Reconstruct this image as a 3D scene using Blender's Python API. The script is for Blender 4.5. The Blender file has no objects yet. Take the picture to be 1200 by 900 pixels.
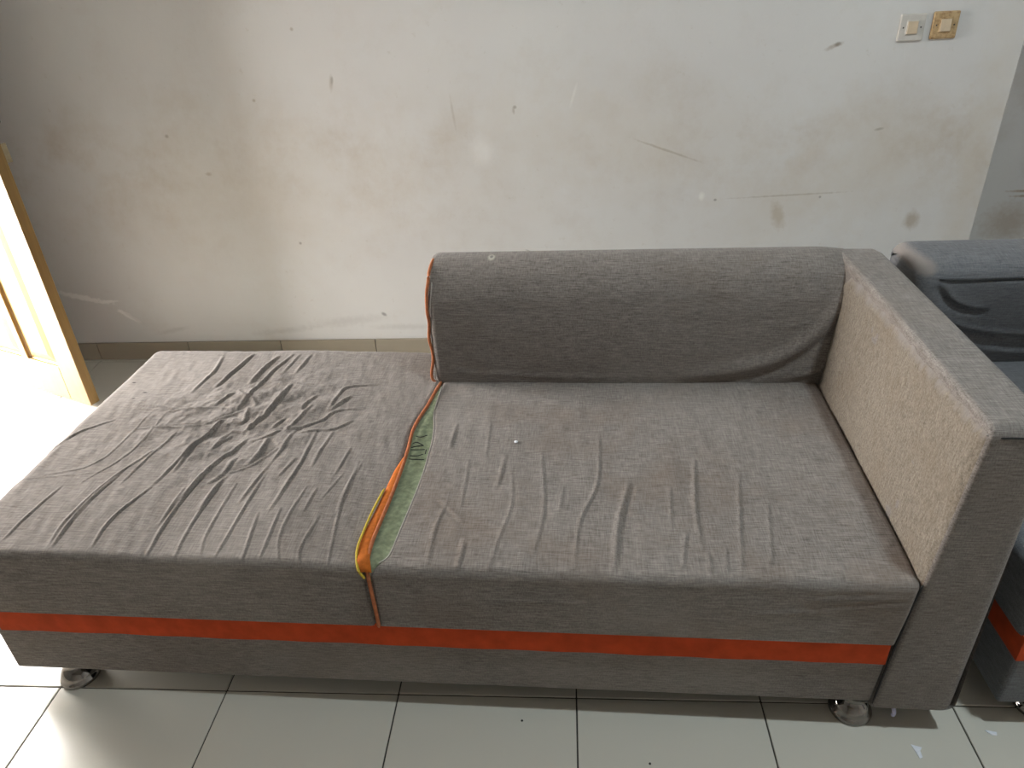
import bpy, bmesh, math, random
import numpy as np
from mathutils import Vector, Matrix
random.seed(4)
S = bpy.context.scene
COL = S.collection

# ---------------------------------------------------------------- camera
cam_data = bpy.data.cameras.new('camera')
cam_data.sensor_width = 36.0
cam_data.lens = 36.0 * 864.54 / 1200.0
cam_data.clip_start = 0.02
cam = bpy.data.objects.new('camera', cam_data)
COL.objects.link(cam)
ca, cb, cd = (0.99728, 0.05779, -0.04581), (0.0101, 0.50832, 0.86111), (-0.07305, 0.85923, -0.50635)
cam.matrix_world = Matrix(((ca[0], cb[0], -cd[0], 1.184), (ca[1], cb[1], -cd[1], -1.0598), (ca[2], cb[2], -cd[2], 1.4336), (0, 0, 0, 1)))
S.camera = cam

# ---------------------------------------------------------------- world, lights, exposure
world = bpy.data.worlds.new('overcast_sky')
S.world = world
world.use_nodes = True
wn = world.node_tree.nodes
wn['Background'].inputs[0].default_value = (1.0, 0.965, 0.935, 1)
wn['Background'].inputs[1].default_value = 76.0

def area(name, loc, aim, sx, sy, power, color, portal=False, disk=False):
    l = bpy.data.lights.new(name, 'AREA')
    l.shape = 'DISK' if disk else 'RECTANGLE'
    l.size = sx
    l.size_y = sy
    l.energy = power
    l.color = color
    if portal:
        l.cycles.is_portal = True
    o = bpy.data.objects.new(name, l)
    COL.objects.link(o)
    o.location = loc
    o.rotation_euler = (Vector(aim) - Vector(loc)).to_track_quat('-Z', 'Z').to_euler()
    return o
# daylight comes in through the open doorway on the left 
area('doorway_portal', (-1.53, 1.10, 1.04), (0, 1.10, 1.04), 2.06, 0.92, 1, (1, 1, 1), portal=True)

# the room's ceiling lamp, over the front of the sofa
area('ceiling_lamp', (2.25, -0.33, 2.84), (2.25, -0.33, 0), 0.16, 0.16, 62, (0.82, 0.95, 1.0), disk=True)

S.view_settings.view_transform = 'Standard'
S.view_settings.look = 'None'
S.view_settings.gamma = 1
S.view_settings.exposure = -1.0
S.view_settings.use_curve_mapping = False

# ---------------------------------------------------------------- measured outlines, in sofa coordinates (metres)
WL = [[[[0.221, 0.824], [0.235, 0.738], [0.225, 0.618]], 4, 1.2], [[[0.309, 0.841], [0.289, 0.707], [0.278, 0.643]], 6, 1.3], [[[0.393, 0.825], [0.374, 0.733], [0.368, 0.663]], 6, 1.4], [[[0.433, 0.836], [0.405, 0.708], [0.389, 0.592], [0.388, 0.525]], 5, 1.2], [[[0.488, 0.836], [0.48, 0.719]], 3, 1.2], [[[0.455, 0.836], [0.443, 0.719]], 2.5, 1], [[[0.486, 0.664], [0.482, 0.584], [0.47, 0.514], [0.449, 0.447]], 9, 1.5], [[[0.342, 0.62], [0.32, 0.555]], 5, 1.2], [[[0.108, 0.539], [0.209, 0.527], [0.232, 0.532], [0.324, 0.546], [0.377, 0.538]], 3, 0.9], [[[0.147, 0.442], [0.248, 0.452], [0.301, 0.461], [0.348, 0.482], [0.392, 0.525], [0.418, 0.548]], 4, 1], [[[0.373, 0.491], [0.355, 0.425], [0.344, 0.353], [0.347, 0.274]], 5, 1.2], [[[0.467, 0.416], [0.454, 0.359], [0.438, 0.333], [0.423, 0.27], [0.411, 0.197], [0.405, 0.142]], 5, 1.2], [[[0.52, 0.409], [0.521, 0.349], [0.513, 0.313]], 5, 1.3], [[[0.472, 0.327], [0.463, 0.257], [0.445, 0.23]], 4, 1.3], [[[0.444, 0.243], [0.479, 0.271], [0.523, 0.3], [0.547, 0.35], [0.567, 0.38]], 3, 0.9], [[[0.574, 0.45], [0.57, 0.373], [0.563, 0.308]], 3.5, 1], [[[0.562, 0.301], [0.553, 0.214], [0.549, 0.165]], 3, 0.9], [[[0.629, 0.451], [0.635, 0.338], [0.632, 0.236], [0.627, 0.141]], 3.5, 1], [[[0.729, 0.676], [0.649, 0.656], [0.636, 0.614], [0.628, 0.542]], 4, 1.1], [[[0.672, 0.609], [0.649, 0.569], [0.63, 0.538]], 5, 1.3], [[[0.721, 0.552], [0.654, 0.538], [0.625, 0.491], [0.576, 0.458], [0.534, 0.457], [0.514, 0.448]], 4, 1.1], [[[0.709, 0.493], [0.669, 0.455], [0.634, 0.451], [0.58, 0.434]], 3.5, 1], [[[0.542, 0.449], [0.517, 0.417], [0.479, 0.397]], 4, 1], [[[0.577, 0.613], [0.562, 0.567], [0.56, 0.532]], 4, 1.2], [[[0.58, 0.559], [0.565, 0.49], [0.551, 0.449]], 4.5, 1.2], [[[0.673, 0.444], [0.667, 0.36], [0.666, 0.296]], 3, 0.9], [[[0.737, 0.376], [0.729, 0.271]], 2.5, 0.8], [[[0.778, 0.313], [0.769, 0.221], [0.771, 0.145]], 2.5, 0.8], [[[0.704, 0.219], [0.701, 0.143]], 2.5, 0.8], [[[0.476, 0.258], [0.471, 0.193], [0.468, 0.138]], 4, 1.2], [[[0.387, 0.673], [0.468, 0.679], [0.558, 0.655]], 3, 0.8], [[[0.349, 0.629], [0.387, 0.597]], 6, 1.6], [[[0.402, 0.597], [0.431, 0.557]], 6, 1.6], [[[0.394, 0.343], [0.442, 0.344]], 2, 0.8], [[[0.616, 0.33], [0.602, 0.261]], 2.5, 0.9], [[[0.416, 0.539], [0.426, 0.479], [0.388, 0.491]], 4, 1.2], [[[0.458, 0.531], [0.459, 0.48]], 4, 1.3], [[[0.53, 0.506], [0.511, 0.456]], 4, 1.2], [[[0.417, 0.423], [0.397, 0.354]], 3.5, 1], [[[0.446, 0.443], [0.408, 0.434], [0.4, 0.369]], 3, 1], [[[0.11, 0.207], [0.096, 0.094], [0.095, 0.036]], 3, 0.7200000000000001], [[[0.224, 0.265], [0.206, 0.133], [0.213, 0.019]], 4, 0.8], [[[0.324, 0.213], [0.293, 0.1], [0.299, 0.016]], 3.5, 0.7200000000000001], [[[0.418, 0.263], [0.415, 0.104], [0.423, 0.005]], 4, 0.8], [[[0.472, 0.231], [0.474, 0.083], [0.483, 0.002]], 3, 0.7200000000000001], [[[0.568, 0.274], [0.567, 0.11], [0.565, 0.006]], 3, 0.7200000000000001], [[[0.605, 0.134], [0.624, -0.007]], 3, 0.7200000000000001], [[[0.649, 0.148], [0.657, 0.004]], 3, 0.6400000000000001], [[[0.68, 0.224], [0.674, 0.079], [0.698, -0.004]], 2.5, 0.6400000000000001], [[[0.737, 0.127], [0.728, 0.038], [0.743, -0.008]], 2.5, 0.6400000000000001], [[[0.771, 0.322], [0.774, 0.164], [0.796, -0.01]], 2.5, 0.6400000000000001], [[[0.26, 0.369], [0.213, 0.237], [0.195, 0.097], [0.205, 0.018]], 3, 0.7200000000000001], [[[0.202, 0.518], [0.202, 0.353], [0.15, 0.222]], 2, 0.5599999999999999], [[[0.162, 0.517], [0.144, 0.306], [0.035, 0.246]], 2, 0.5599999999999999], [[[0.275, 0.433], [0.256, 0.324], [0.247, 0.225]], 2.5, 0.6400000000000001], [[[0.08, 0.481], [0.012, 0.412], [-0.022, 0.287], [0.001, 0.165]], 3.5, 0.96], [[[0.368, 0.486], [0.34, 0.341], [0.325, 0.227]], 4.5, 0.96], [[[0.401, 0.216], [0.405, 0.092]], 3, 0.7200000000000001], [[[-0.007, 0.379], [-0.022, 0.302], [-0.017, 0.177]], 3, 0.8], [[[-0.023, 0.224], [0.03, 0.239], [0.179, 0.264]], 2, 0.5599999999999999], [[[0.214, 0.191], [0.209, 0.063]], 2.5, 0.6400000000000001], [[[0.515, 0.232], [0.519, 0.074], [0.533, 0.01]], 2.5, 0.6400000000000001], [[[0.748, 0.279], [0.726, 0.187]], 2, 0.5599999999999999], [[[0.169, 0.448], [0.344, 0.451]], 2, 0.5599999999999999], [[[0.086, 0.562], [0.269, 0.528]], 2, 0.6400000000000001], [[[0.102, 0.609], [0.251, 0.564]], 2, 0.6400000000000001]]
WR = [[[[1.057, 0.508], [1.063, 0.364]], 2, 0.8], [[[0.974, 0.497], [0.972, 0.396]], 3, 1.2], [[[1.108, 0.365], [1.1, 0.254]], 3, 1.1], [[[1.127, 0.317], [1.137, 0.198], [1.121, 0.091], [1.107, -0.015]], 2.5, 0.7], [[[1.326, 0.457], [1.319, 0.276], [1.282, 0.148], [1.271, 0.014]], 3, 0.9], [[[1.388, 0.278], [1.361, 0.151], [1.348, 0.017]], 5, 1.6], [[[1.538, 0.359], [1.52, 0.196], [1.518, 0.082]], 3.5, 1.1], [[[1.627, 0.315], [1.604, 0.159], [1.583, 0.016]], 3, 0.9], [[[0.998, 0.207], [0.987, 0.112], [0.99, 0.003]], 3, 0.9], [[[1.052, 0.089], [1.049, -0.006]], 3, 1.1], [[[1.191, 0.384], [1.206, 0.186], [1.192, 0.046]], 2.5, 0.9], [[[1.495, 0.13], [1.475, 0.022]], 2.5, 0.8], [[[1.563, 0.083], [1.556, 0.015]], 2.5, 0.8], [[[1.025, 0.347], [1.03, 0.18]], 2.5, 0.8], [[[0.97, 0.207], [1.038, 0.127]], -3, 1.3], [[[1.67, 0.214], [1.642, 0.04]], 2.5, 0.9], [[[1.529, 0.07], [1.527, 0.003]], 2.5, 0.8], [[[1.474, 0.265], [1.466, 0.129]], 2, 0.9], [[[1.245, 0.259], [1.238, 0.173]], 2, 0.9]]
cord = [[0.901, 0.693], [0.893, 0.64], [0.885, 0.57], [0.875, 0.511], [0.87, 0.455], [0.874, 0.389], [0.876, 0.291], [0.874, 0.192], [0.871, 0.122], [0.869, 0.061], [0.877, 0.013], [0.888, -0.024], [0.896, -0.044]]
fray = [[0.902, 0.677], [0.902, 0.601], [0.904, 0.548], [0.916, 0.483], [0.922, 0.422], [0.923, 0.371], [0.924, 0.31], [0.922, 0.242], [0.918, 0.178], [0.913, 0.109], [0.907, 0.036], [0.906, -0.024], [0.901, -0.044]]
ribL = [[0.873, 0.357], [0.862, 0.297], [0.858, 0.246], [0.853, 0.166], [0.846, 0.088], [0.845, 0.033], [0.856, -0.009], [0.882, -0.049], [0.899, -0.067]]
ribR = [[0.879, 0.364], [0.878, 0.315], [0.878, 0.252], [0.875, 0.172], [0.869, 0.088], [0.872, 0.034], [0.883, -0.008], [0.895, -0.044], [0.902, -0.067]]
yel = [[0.856, 0.224], [0.849, 0.155], [0.846, 0.088], [0.847, 0.033], [0.854, -0.001], [0.87, -0.033], [0.886, -0.052]]
backcord = [[0.911, 0.705, 0.785], [0.896, 0.705, 0.745], [0.89, 0.705, 0.708], [0.886, 0.705, 0.679], [0.884, 0.705, 0.631], [0.886, 0.705, 0.597], [0.881, 0.705, 0.551], [0.886, 0.705, 0.515], [0.885, 0.705, 0.484], [0.877, 0.705, 0.447], [0.878, 0.705, 0.428]]
threads = [[[0.881, 0.44], [0.894, 0.435], [0.909, 0.445]], [[0.879, 0.41], [0.89, 0.412], [0.905, 0.402]], [[0.879, 0.392], [0.89, 0.396], [0.907, 0.401]], [[0.879, 0.384], [0.895, 0.382], [0.914, 0.385]], [[0.883, 0.36], [0.9, 0.358], [0.913, 0.366]], [[0.883, 0.347], [0.901, 0.344], [0.92, 0.345]], [[0.917, 0.386], [0.918, 0.366]], [[0.908, 0.401], [0.89, 0.414]]]
paper1 = [[1.878, -0.093], [1.897, -0.1], [1.891, -0.107], [1.89, -0.121], [1.884, -0.124], [1.882, -0.113]]
paper2 = [[2.04, -0.057], [2.046, -0.059], [2.061, -0.061], [2.058, -0.069], [2.049, -0.068], [2.042, -0.062]]

# ---------------------------------------------------------------- helpers
def link(name, me, mat=None, parent=None):
    o = bpy.data.objects.new(name, me)
    COL.objects.link(o)
    if mat:
        me.materials.append(mat)
    if parent:
        o.parent = parent
    return o
def empty(name, loc, rz=0):
    o = bpy.data.objects.new(name, None)
    COL.objects.link(o)
    o.empty_display_size = 0.05
    o.location = loc
    o.rotation_euler = (0, 0, rz)
    return o
def tag(o, label, cat, group=None):
    o['label'] = label
    o['category'] = cat
    if group:
        o['group'] = group
    return o
def struct(o):
    o['kind'] = 'structure'
    return o
def mesh(name, verts, faces, smooth=False):
    me = bpy.data.meshes.new(name)
    me.from_pydata([tuple(v) for v in verts], [], faces)
    me.update()
    if smooth:
        me.polygons.foreach_set('use_smooth', [True] * len(me.polygons))
    return me
def from_bm(name, bm, smooth=False):
    bmesh.ops.recalc_face_normals(bm, faces=bm.faces)
    me = bpy.data.meshes.new(name)
    bm.to_mesh(me)
    bm.free()
    if smooth:
        me.polygons.foreach_set('use_smooth', [True] * len(me.polygons))
    return me
HEX = [(0, 3, 2, 1), (4, 5, 6, 7), (0, 1, 5, 4), (1, 2, 6, 5), (2, 3, 7, 6), (3, 0, 4, 7)]
def hexa(name, c, bev=0.0, seg=2, smooth=False):
    """box from its 8 corners (bottom ring, then top ring), edges rounded"""
    bm = bmesh.new()
    vs = [bm.verts.new(p) for p in c]
    for f in HEX:
        bm.faces.new([vs[i] for i in f])
    if bev:
        bmesh.ops.bevel(bm, geom=list(bm.edges), offset=bev, segments=seg, profile=0.5, affect='EDGES', clamp_overlap=True)
    return from_bm(name, bm, smooth)
def box(name, x0, x1, y0, y1, z0, z1, bev=0.0, seg=2, smooth=False):
    return hexa(name, [(x0, y0, z0), (x1, y0, z0), (x1, y1, z0), (x0, y1, z0), (x0, y0, z1), (x1, y0, z1), (x1, y1, z1), (x0, y1, z1)], bev, seg, smooth)
def grid_faces(nu, nv, off=0):
    i = np.arange(nu - 1)[:, None] * nv + np.arange(nv - 1)[None, :] + off
    return np.stack([i, i + nv, i + nv + 1, i + 1], -1).reshape(-1, 4)
def np_mesh(name, V, F, smooth=True):
    V = np.asarray(V, np.float32)
    F = np.asarray(F, np.int32)
    me = bpy.data.meshes.new(name)
    me.vertices.add(len(V))
    me.vertices.foreach_set('co', V.ravel())
    me.loops.add(F.size)
    me.loops.foreach_set('vertex_index', F.ravel())
    me.polygons.add(len(F))
    me.polygons.foreach_set('loop_start', np.arange(len(F), dtype=np.int32) * 4)
    me.polygons.foreach_set('use_smooth', np.full(len(F), smooth))
    me.update(calc_edges=True)
    me.validate()
    return me
def smooth_path(pts, n):
    """Catmull-Rom through the points"""
    P = np.array(pts, float)
    P = np.vstack([2 * P[0] - P[1], P, 2 * P[-1] - P[-2]])
    out = []
    m = len(P) - 3
    for t in np.linspace(0, m - 1e-6, n):
        k = int(t)
        u = t - k
        a, b, c, d = P[k:k + 4]
        out.append(0.5 * (2 * b + (c - a) * u + (2 * a - 5 * b + 4 * c - d) * u * u + (3 * b - a - 3 * c + d) * u ** 3))
    return np.array(out)
def tube(name, pts, r, n=40, k=8, flat=1.0):
    P = smooth_path(pts, n)
    V = []
    for i in range(n):
        t = P[min(i + 1, n - 1)] - P[max(i - 1, 0)]
        t /= np.linalg.norm(t) + 1e-12
        ref = np.array([0, 0, 1.0]) if abs(t[2]) < .8 else np.array([0, 1.0, 0])
        s = np.cross(t, ref)
        s /= np.linalg.norm(s)
        u = np.cross(s, t)
        rr = r * (1.0 if 0 < i < n - 1 else .6)
        for j in range(k):
            a = 2 * math.pi * j / k
            V.append(P[i] + s * math.cos(a) * rr + u * math.sin(a) * rr * flat)
    F = [(i * k + j, i * k + (j + 1) % k, (i + 1) * k + (j + 1) % k, (i + 1) * k + j) for i in range(n - 1) for j in range(k)]
    F += [tuple(range(k - 1, -1, -1)), tuple((n - 1) * k + j for j in range(k))]
    return mesh(name, V, F, True)
def lathe(name, prof, k=32):
    V, F = [], []
    for r, z in prof:
        for j in range(k):
            a = 2 * math.pi * j / k
            V.append((r * math.cos(a), r * math.sin(a), z))
    for i in range(len(prof) - 1):
        for j in range(k):
            F.append((i * k + j, i * k + (j + 1) % k, (i + 1) * k + (j + 1) % k, (i + 1) * k + j))
    F += [tuple(range(k - 1, -1, -1)), tuple((len(prof) - 1) * k + j for j in range(k))]
    return mesh(name, V, F, True)
def fold_field(x, y, folds):
    """height of a set of cloth folds: each a path, a height in mm and a width factor"""
    x, y = np.asarray(x, float), np.asarray(y, float)
    h = np.zeros_like(x)
    for path, A, w in folds:
        P = smooth_path(path, 4 * len(path)) if len(path) > 2 else np.array(path, float)
        A = A * 1.1e-3
        sg = 0.0043 * w
        seg = np.linalg.norm(np.diff(P, axis=0), axis=1)
        tot = seg.sum()
        lo, hi = P.min(0) - 6 * sg, P.max(0) + 6 * sg
        m = (x > lo[0]) & (x < hi[0]) & (y > lo[1]) & (y < hi[1])
        if not m.any():
            continue
        xx, yy = x[m], y[m]
        best = np.full(xx.shape, 9.0)
        side = np.zeros_like(xx)
        tt = np.zeros_like(xx)
        acc = 0.0
        for i in range(len(P) - 1):
            d = P[i + 1] - P[i]
            L = seg[i] + 1e-9
            u = ((xx - P[i, 0]) * d[0] + (yy - P[i, 1]) * d[1]) / L ** 2
            uc = np.clip(u, 0, 1)
            dx = xx - P[i, 0] - d[0] * uc
            dy = yy - P[i, 1] - d[1] * uc
            dist = np.hypot(dx, dy)
            s = np.sign(d[0] * dy - d[1] * dx)
            b = dist < best
            best = np.where(b, dist, best)
            side = np.where(b, s, side)
            tt = np.where(b, (acc + uc * seg[i]) / tot, tt)
            acc += seg[i]
        taper = np.clip(np.sin(np.clip(tt, 0, 1) * math.pi), 0, 1) ** .5 * .85 + .15
        sd = best * side
        endcut = np.exp(-(best / (2.2 * sg)) ** 4)
        h[m] += A * taper * endcut * (np.exp(-(sd / sg) ** 2) - .7 * np.exp(-((sd - 1.6 * sg) / sg) ** 2))
    return h
def vnoise(x, y, f, seed):
    r = np.random.RandomState(seed)
    n = 64
    g = r.rand(n, n) * 2 - 1
    u, v = x * f + 31.7, y * f + 17.3
    i, j = np.floor(u).astype(int), np.floor(v).astype(int)
    a, b = u - i, v - j
    a = a * a * (3 - 2 * a)
    b = b * b * (3 - 2 * b)
    G = lambda p, q: g[p % n, q % n]
    return (G(i, j) * (1 - a) + G(i + 1, j) * a) * (1 - b) + (G(i, j + 1) * (1 - a) + G(i + 1, j + 1) * a) * b

# ---------------------------------------------------------------- materials
def new_mat(name):
    m = bpy.data.materials.new(name)
    m.use_nodes = True
    nt = m.node_tree
    return m, nt, nt.nodes['Principled BSDF']
def N(nt, kind, **kw):
    n = nt.nodes.new(kind)
    for k, v in kw.items():
        setattr(n, k, v)
    return n
def mixc(nt, fac, a, b, mode='MIX'):
    n = nt.nodes.new('ShaderNodeMix')
    n.data_type = 'RGBA'
    n.blend_type = mode
    for sock, v in ((n.inputs[0], fac), (n.inputs[6], a), (n.inputs[7], b)):
        if hasattr(v, 'is_output'):
            nt.links.new(v, sock)
        elif isinstance(v, (int, float)):
            sock.default_value = v
        else:
            sock.default_value = (*v, 1)
    return n.outputs[2]
def math_(nt, op, a, b=None, clamp=False):
    n = nt.nodes.new('ShaderNodeMath')
    n.operation = op
    n.use_clamp = clamp
    for s, v in ((n.inputs[0], a), (n.inputs[1], b)):
        if v is None:
            continue
        if hasattr(v, 'is_output'):
            nt.links.new(v, s)
        else:
            s.default_value = v
    return n.outputs[0]
def ramp(nt, v, lo, hi, a=0.0, b=1.0):
    n = nt.nodes.new('ShaderNodeMapRange')
    n.clamp = True
    nt.links.new(v, n.inputs[0])
    for i, x in enumerate((lo, hi, a, b)):
        n.inputs[i + 1].default_value = x
    return n.outputs[0]
def noise(nt, co, scale, detail=3, rough=.55, stretch=None, rot=(0, 0, 0), dist=0.0):
    if stretch:
        mp = nt.nodes.new('ShaderNodeMapping')
        mp.inputs['Scale'].default_value = stretch
        mp.inputs['Rotation'].default_value = rot
        nt.links.new(co, mp.inputs[0])
        co = mp.outputs[0]
    n = nt.nodes.new('ShaderNodeTexNoise')
    n.inputs['Scale'].default_value = scale
    n.inputs['Detail'].default_value = detail
    n.inputs['Roughness'].default_value = rough
    n.inputs['Distortion'].default_value = dist
    nt.links.new(co, n.inputs['Vector'])
    return n.outputs[0]
def coords(nt):
    return nt.nodes.new('ShaderNodeTexCoord').outputs['Object']
def bump(nt, b, h, strength, dist):
    n = nt.nodes.new('ShaderNodeBump')
    n.inputs['Strength'].default_value = strength
    n.inputs['Distance'].default_value = dist
    nt.links.new(h, n.inputs['Height'])
    nt.links.new(n.outputs[0], b.inputs['Normal'])
def spot(nt, co, p, rx, rz, rot, nz, soft=.35, wob=.5, axis='XZ'):
    """mask of one stain at p on a surface: an ellipse with a broken edge"""
    sx = nt.nodes.new('ShaderNodeSeparateXYZ')
    nt.links.new(co, sx.inputs[0])
    a = math_(nt, 'SUBTRACT', sx.outputs[axis[0]], p[0])
    b = math_(nt, 'SUBTRACT', sx.outputs[axis[1]], p[1])
    c, s = math.cos(rot), math.sin(rot)
    u = math_(nt, 'ADD', math_(nt, 'MULTIPLY', a, c / rx), math_(nt, 'MULTIPLY', b, s / rx))
    v = math_(nt, 'ADD', math_(nt, 'MULTIPLY', a, -s / rz), math_(nt, 'MULTIPLY', b, c / rz))
    d = math_(nt, 'SQRT', math_(nt, 'ADD', math_(nt, 'MULTIPLY', u, u), math_(nt, 'MULTIPLY', v, v)))
    d = math_(nt, 'ADD', d, math_(nt, 'MULTIPLY', math_(nt, 'SUBTRACT', nz, .5), wob * 2))
    return ramp(nt, d, 1 + soft, 1 - soft)

def fabric(name, dark, light, dirt=(.13, .10, .075), dirt_amt=.35, marks=(), bstr=.35):
    m, nt, b = new_mat(name)
    co = coords(nt)
    a = noise(nt, co, 1, 2, .6, (34, 420, 420))
    c = noise(nt, co, 1, 2, .6, (420, 34, 150))
    f = noise(nt, co, 900, 1)
    t = math_(nt, 'ADD', math_(nt, 'MULTIPLY', a, .5), math_(nt, 'ADD', math_(nt, 'MULTIPLY', c, .35), math_(nt, 'MULTIPLY', f, .15)))
    colr = mixc(nt, ramp(nt, t, .36, .64), dark, light)
    big = noise(nt, co, 4.5, 5, .62)
    colr = mixc(nt, ramp(nt, big, .48, .72, 0, dirt_amt), colr, dirt)
    pale = noise(nt, co, 2.3, 3, .5, (1, 1, 1), (.3, .5, .2))
    colr = mixc(nt, ramp(nt, pale, .5, .75, 0, .25), colr, tuple(x * 1.35 for x in light))
    nz = noise(nt, co, 160, 3)
    for p, rx, ry, rot, col, wob, ax in marks:
        colr = mixc(nt, spot(nt, co, p, rx, ry, rot, nz, .3, wob, ax), colr, col)
    nt.links.new(colr, b.inputs['Base Color'])
    b.inputs['Roughness'].default_value = .92
    b.inputs['Specular IOR Level'].default_value = .15
    b.inputs['Sheen Weight'].default_value = .12
    b.inputs['Sheen Roughness'].default_value = .5
    bump(nt, b, t, bstr, .0012)
    return m
GD, GL = (.112, .097, .087), (.290, .262, .240)
M_fab = fabric('grey_woven_fabric', GD, GL)
M_fab_left = fabric('grey_woven_fabric_wrinkled', GD, GL, dirt_amt=.2, marks=[
    ((.028, .671), .005, .0028, .3, (.02, .016, .015), .3, 'XY'), ((.090, .617), .0065, .0028, -.1, (.02, .016, .015), .3, 'XY'),
    ((.075, .585), .004, .002, .4, (.03, .025, .02), .3, 'XY')])
M_fab_right = fabric('grey_woven_fabric_soiled', GD, GL, dirt=(.15, .105, .075), dirt_amt=.5)
M_fab_back = fabric('grey_woven_fabric_back', GD, GL, marks=[((1.046, .800), .0085, .016, 0, (.44, .42, .35), .25, 'XY'), ((1.046, .804), .0045, .008, 0, (.2, .19, .18), .2, 'XY')])
M_fab_sofa2 = fabric('grey_woven_fabric_shaded', (.090, .092, .100), (.20, .205, .215), dirt_amt=.15)  # same grey as the first sofa, its shade painted in darker and bluer
M_fab_sofa2_back = fabric('grey_woven_fabric_shaded_worn_corner', (.090, .092, .100), (.20, .205, .215), dirt_amt=.15, marks=[((.016, .716), .026, .018, 0, (.25, .225, .21), .3, 'XZ')])  # painted-in shade again, plus a pale worn corner

def plain(name, col, rough=.6, metal=0.0, var=.12, nscale=60, bstr=0.0, spec=.5):
    m, nt, b = new_mat(name)
    co = coords(nt)
    n = noise(nt, co, nscale, 4)
    c = mixc(nt, ramp(nt, n, .3, .7), tuple(x * (1 - var) for x in col), tuple(min(1, x * (1 + var)) for x in col))
    nt.links.new(c, b.inputs['Base Color'])
    b.inputs['Roughness'].default_value = rough
    b.inputs['Metallic'].default_value = metal
    b.inputs['Specular IOR Level'].default_value = spec
    if bstr:
        bump(nt, b, n, bstr, .001)
    return m
M_orange = plain('orange_velvet', (.47, .062, .016), .85, 0, .18, 25, .2, .2)
M_cord = plain('orange_piping', (.36, .125, .055), .85, 0, .25, 120, .3, .2)
M_ribbon = plain('orange_felt_ribbon', (.46, .125, .020), .9, 0, .2, 120, .3, .2)
M_yellow = plain('yellow_edging', (.52, .38, .05), .8, 0, .25, 300, .3, .2)
M_green = plain('green_foam_lining', (.27, .31, .20), .95, 0, .28, 90, .6, .1)
M_thread = plain('black_thread', (.012, .012, .012), .8)
M_fray = plain('frayed_fibre', (.50, .46, .42), .95, 0, .2, 300, .4, .1)
M_chrome = plain('chrome', (.24, .225, .21), .08, 1.0, .05, 30)
M_under = plain('black_underlining', (.015, .015, .016), .95)
M_white_plastic = plain('white_switch_plastic', (.66, .62, .57), .35, 0, .05, 60)
M_cream = plain('cream_rocker_plastic', (.68, .54, .38), .35, 0, .06, 60)
M_screw = plain('dark_screw_hole', (.05, .04, .035), .6)
M_paper = plain('white_paper', (.78, .80, .86), .8, 0, .05, 200)
M_fluff = plain('grey_lint', (.05, .045, .04), .9)
M_tag = plain('clear_bluish_plastic', (.42, .40, .55), .25, 0, .2, 80)
M_brass = plain('aged_brass', (.35, .30, .20), .35, .9, .1, 60)

def stained_plastic():
    m, nt, b = new_mat('yellowed_stained_plastic')
    co = coords(nt)
    n1 = noise(nt, co, 90, 5, .65)
    n2 = noise(nt, co, 35, 3)
    c = mixc(nt, ramp(nt, n1, .45, .68), (.55, .38, .20), (.26, .13, .04))
    c = mixc(nt, ramp(nt, n2, .4, .65, 0, .6), c, (.60, .44, .24))
    nt.links.new(c, b.inputs['Base Color'])
    b.inputs['Roughness'].default_value = .5
    return m
M_stained = stained_plastic()

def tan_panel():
    m, nt, b = new_mat('door_lit_worn_pile')
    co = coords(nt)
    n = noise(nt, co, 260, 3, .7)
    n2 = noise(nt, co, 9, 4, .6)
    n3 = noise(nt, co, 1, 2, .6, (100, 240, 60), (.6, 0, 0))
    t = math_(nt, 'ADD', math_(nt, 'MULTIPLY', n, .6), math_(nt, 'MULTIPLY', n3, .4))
    c = mixc(nt, ramp(nt, t, .36, .64), (.122, .101, .079), (.285, .248, .200))  # tan of the door-lit face is put into the pile's colour
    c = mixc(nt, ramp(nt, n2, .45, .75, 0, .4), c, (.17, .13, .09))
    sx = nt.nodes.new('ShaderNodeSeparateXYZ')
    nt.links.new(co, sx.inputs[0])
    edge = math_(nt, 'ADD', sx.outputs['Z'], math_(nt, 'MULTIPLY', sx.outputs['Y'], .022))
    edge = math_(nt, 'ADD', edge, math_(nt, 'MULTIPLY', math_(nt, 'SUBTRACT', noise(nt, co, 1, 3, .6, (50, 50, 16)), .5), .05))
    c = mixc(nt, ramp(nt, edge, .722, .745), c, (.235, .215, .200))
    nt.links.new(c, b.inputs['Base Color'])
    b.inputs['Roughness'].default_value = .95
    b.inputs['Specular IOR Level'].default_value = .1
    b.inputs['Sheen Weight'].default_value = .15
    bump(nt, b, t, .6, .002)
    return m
M_tan = tan_panel()

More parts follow.
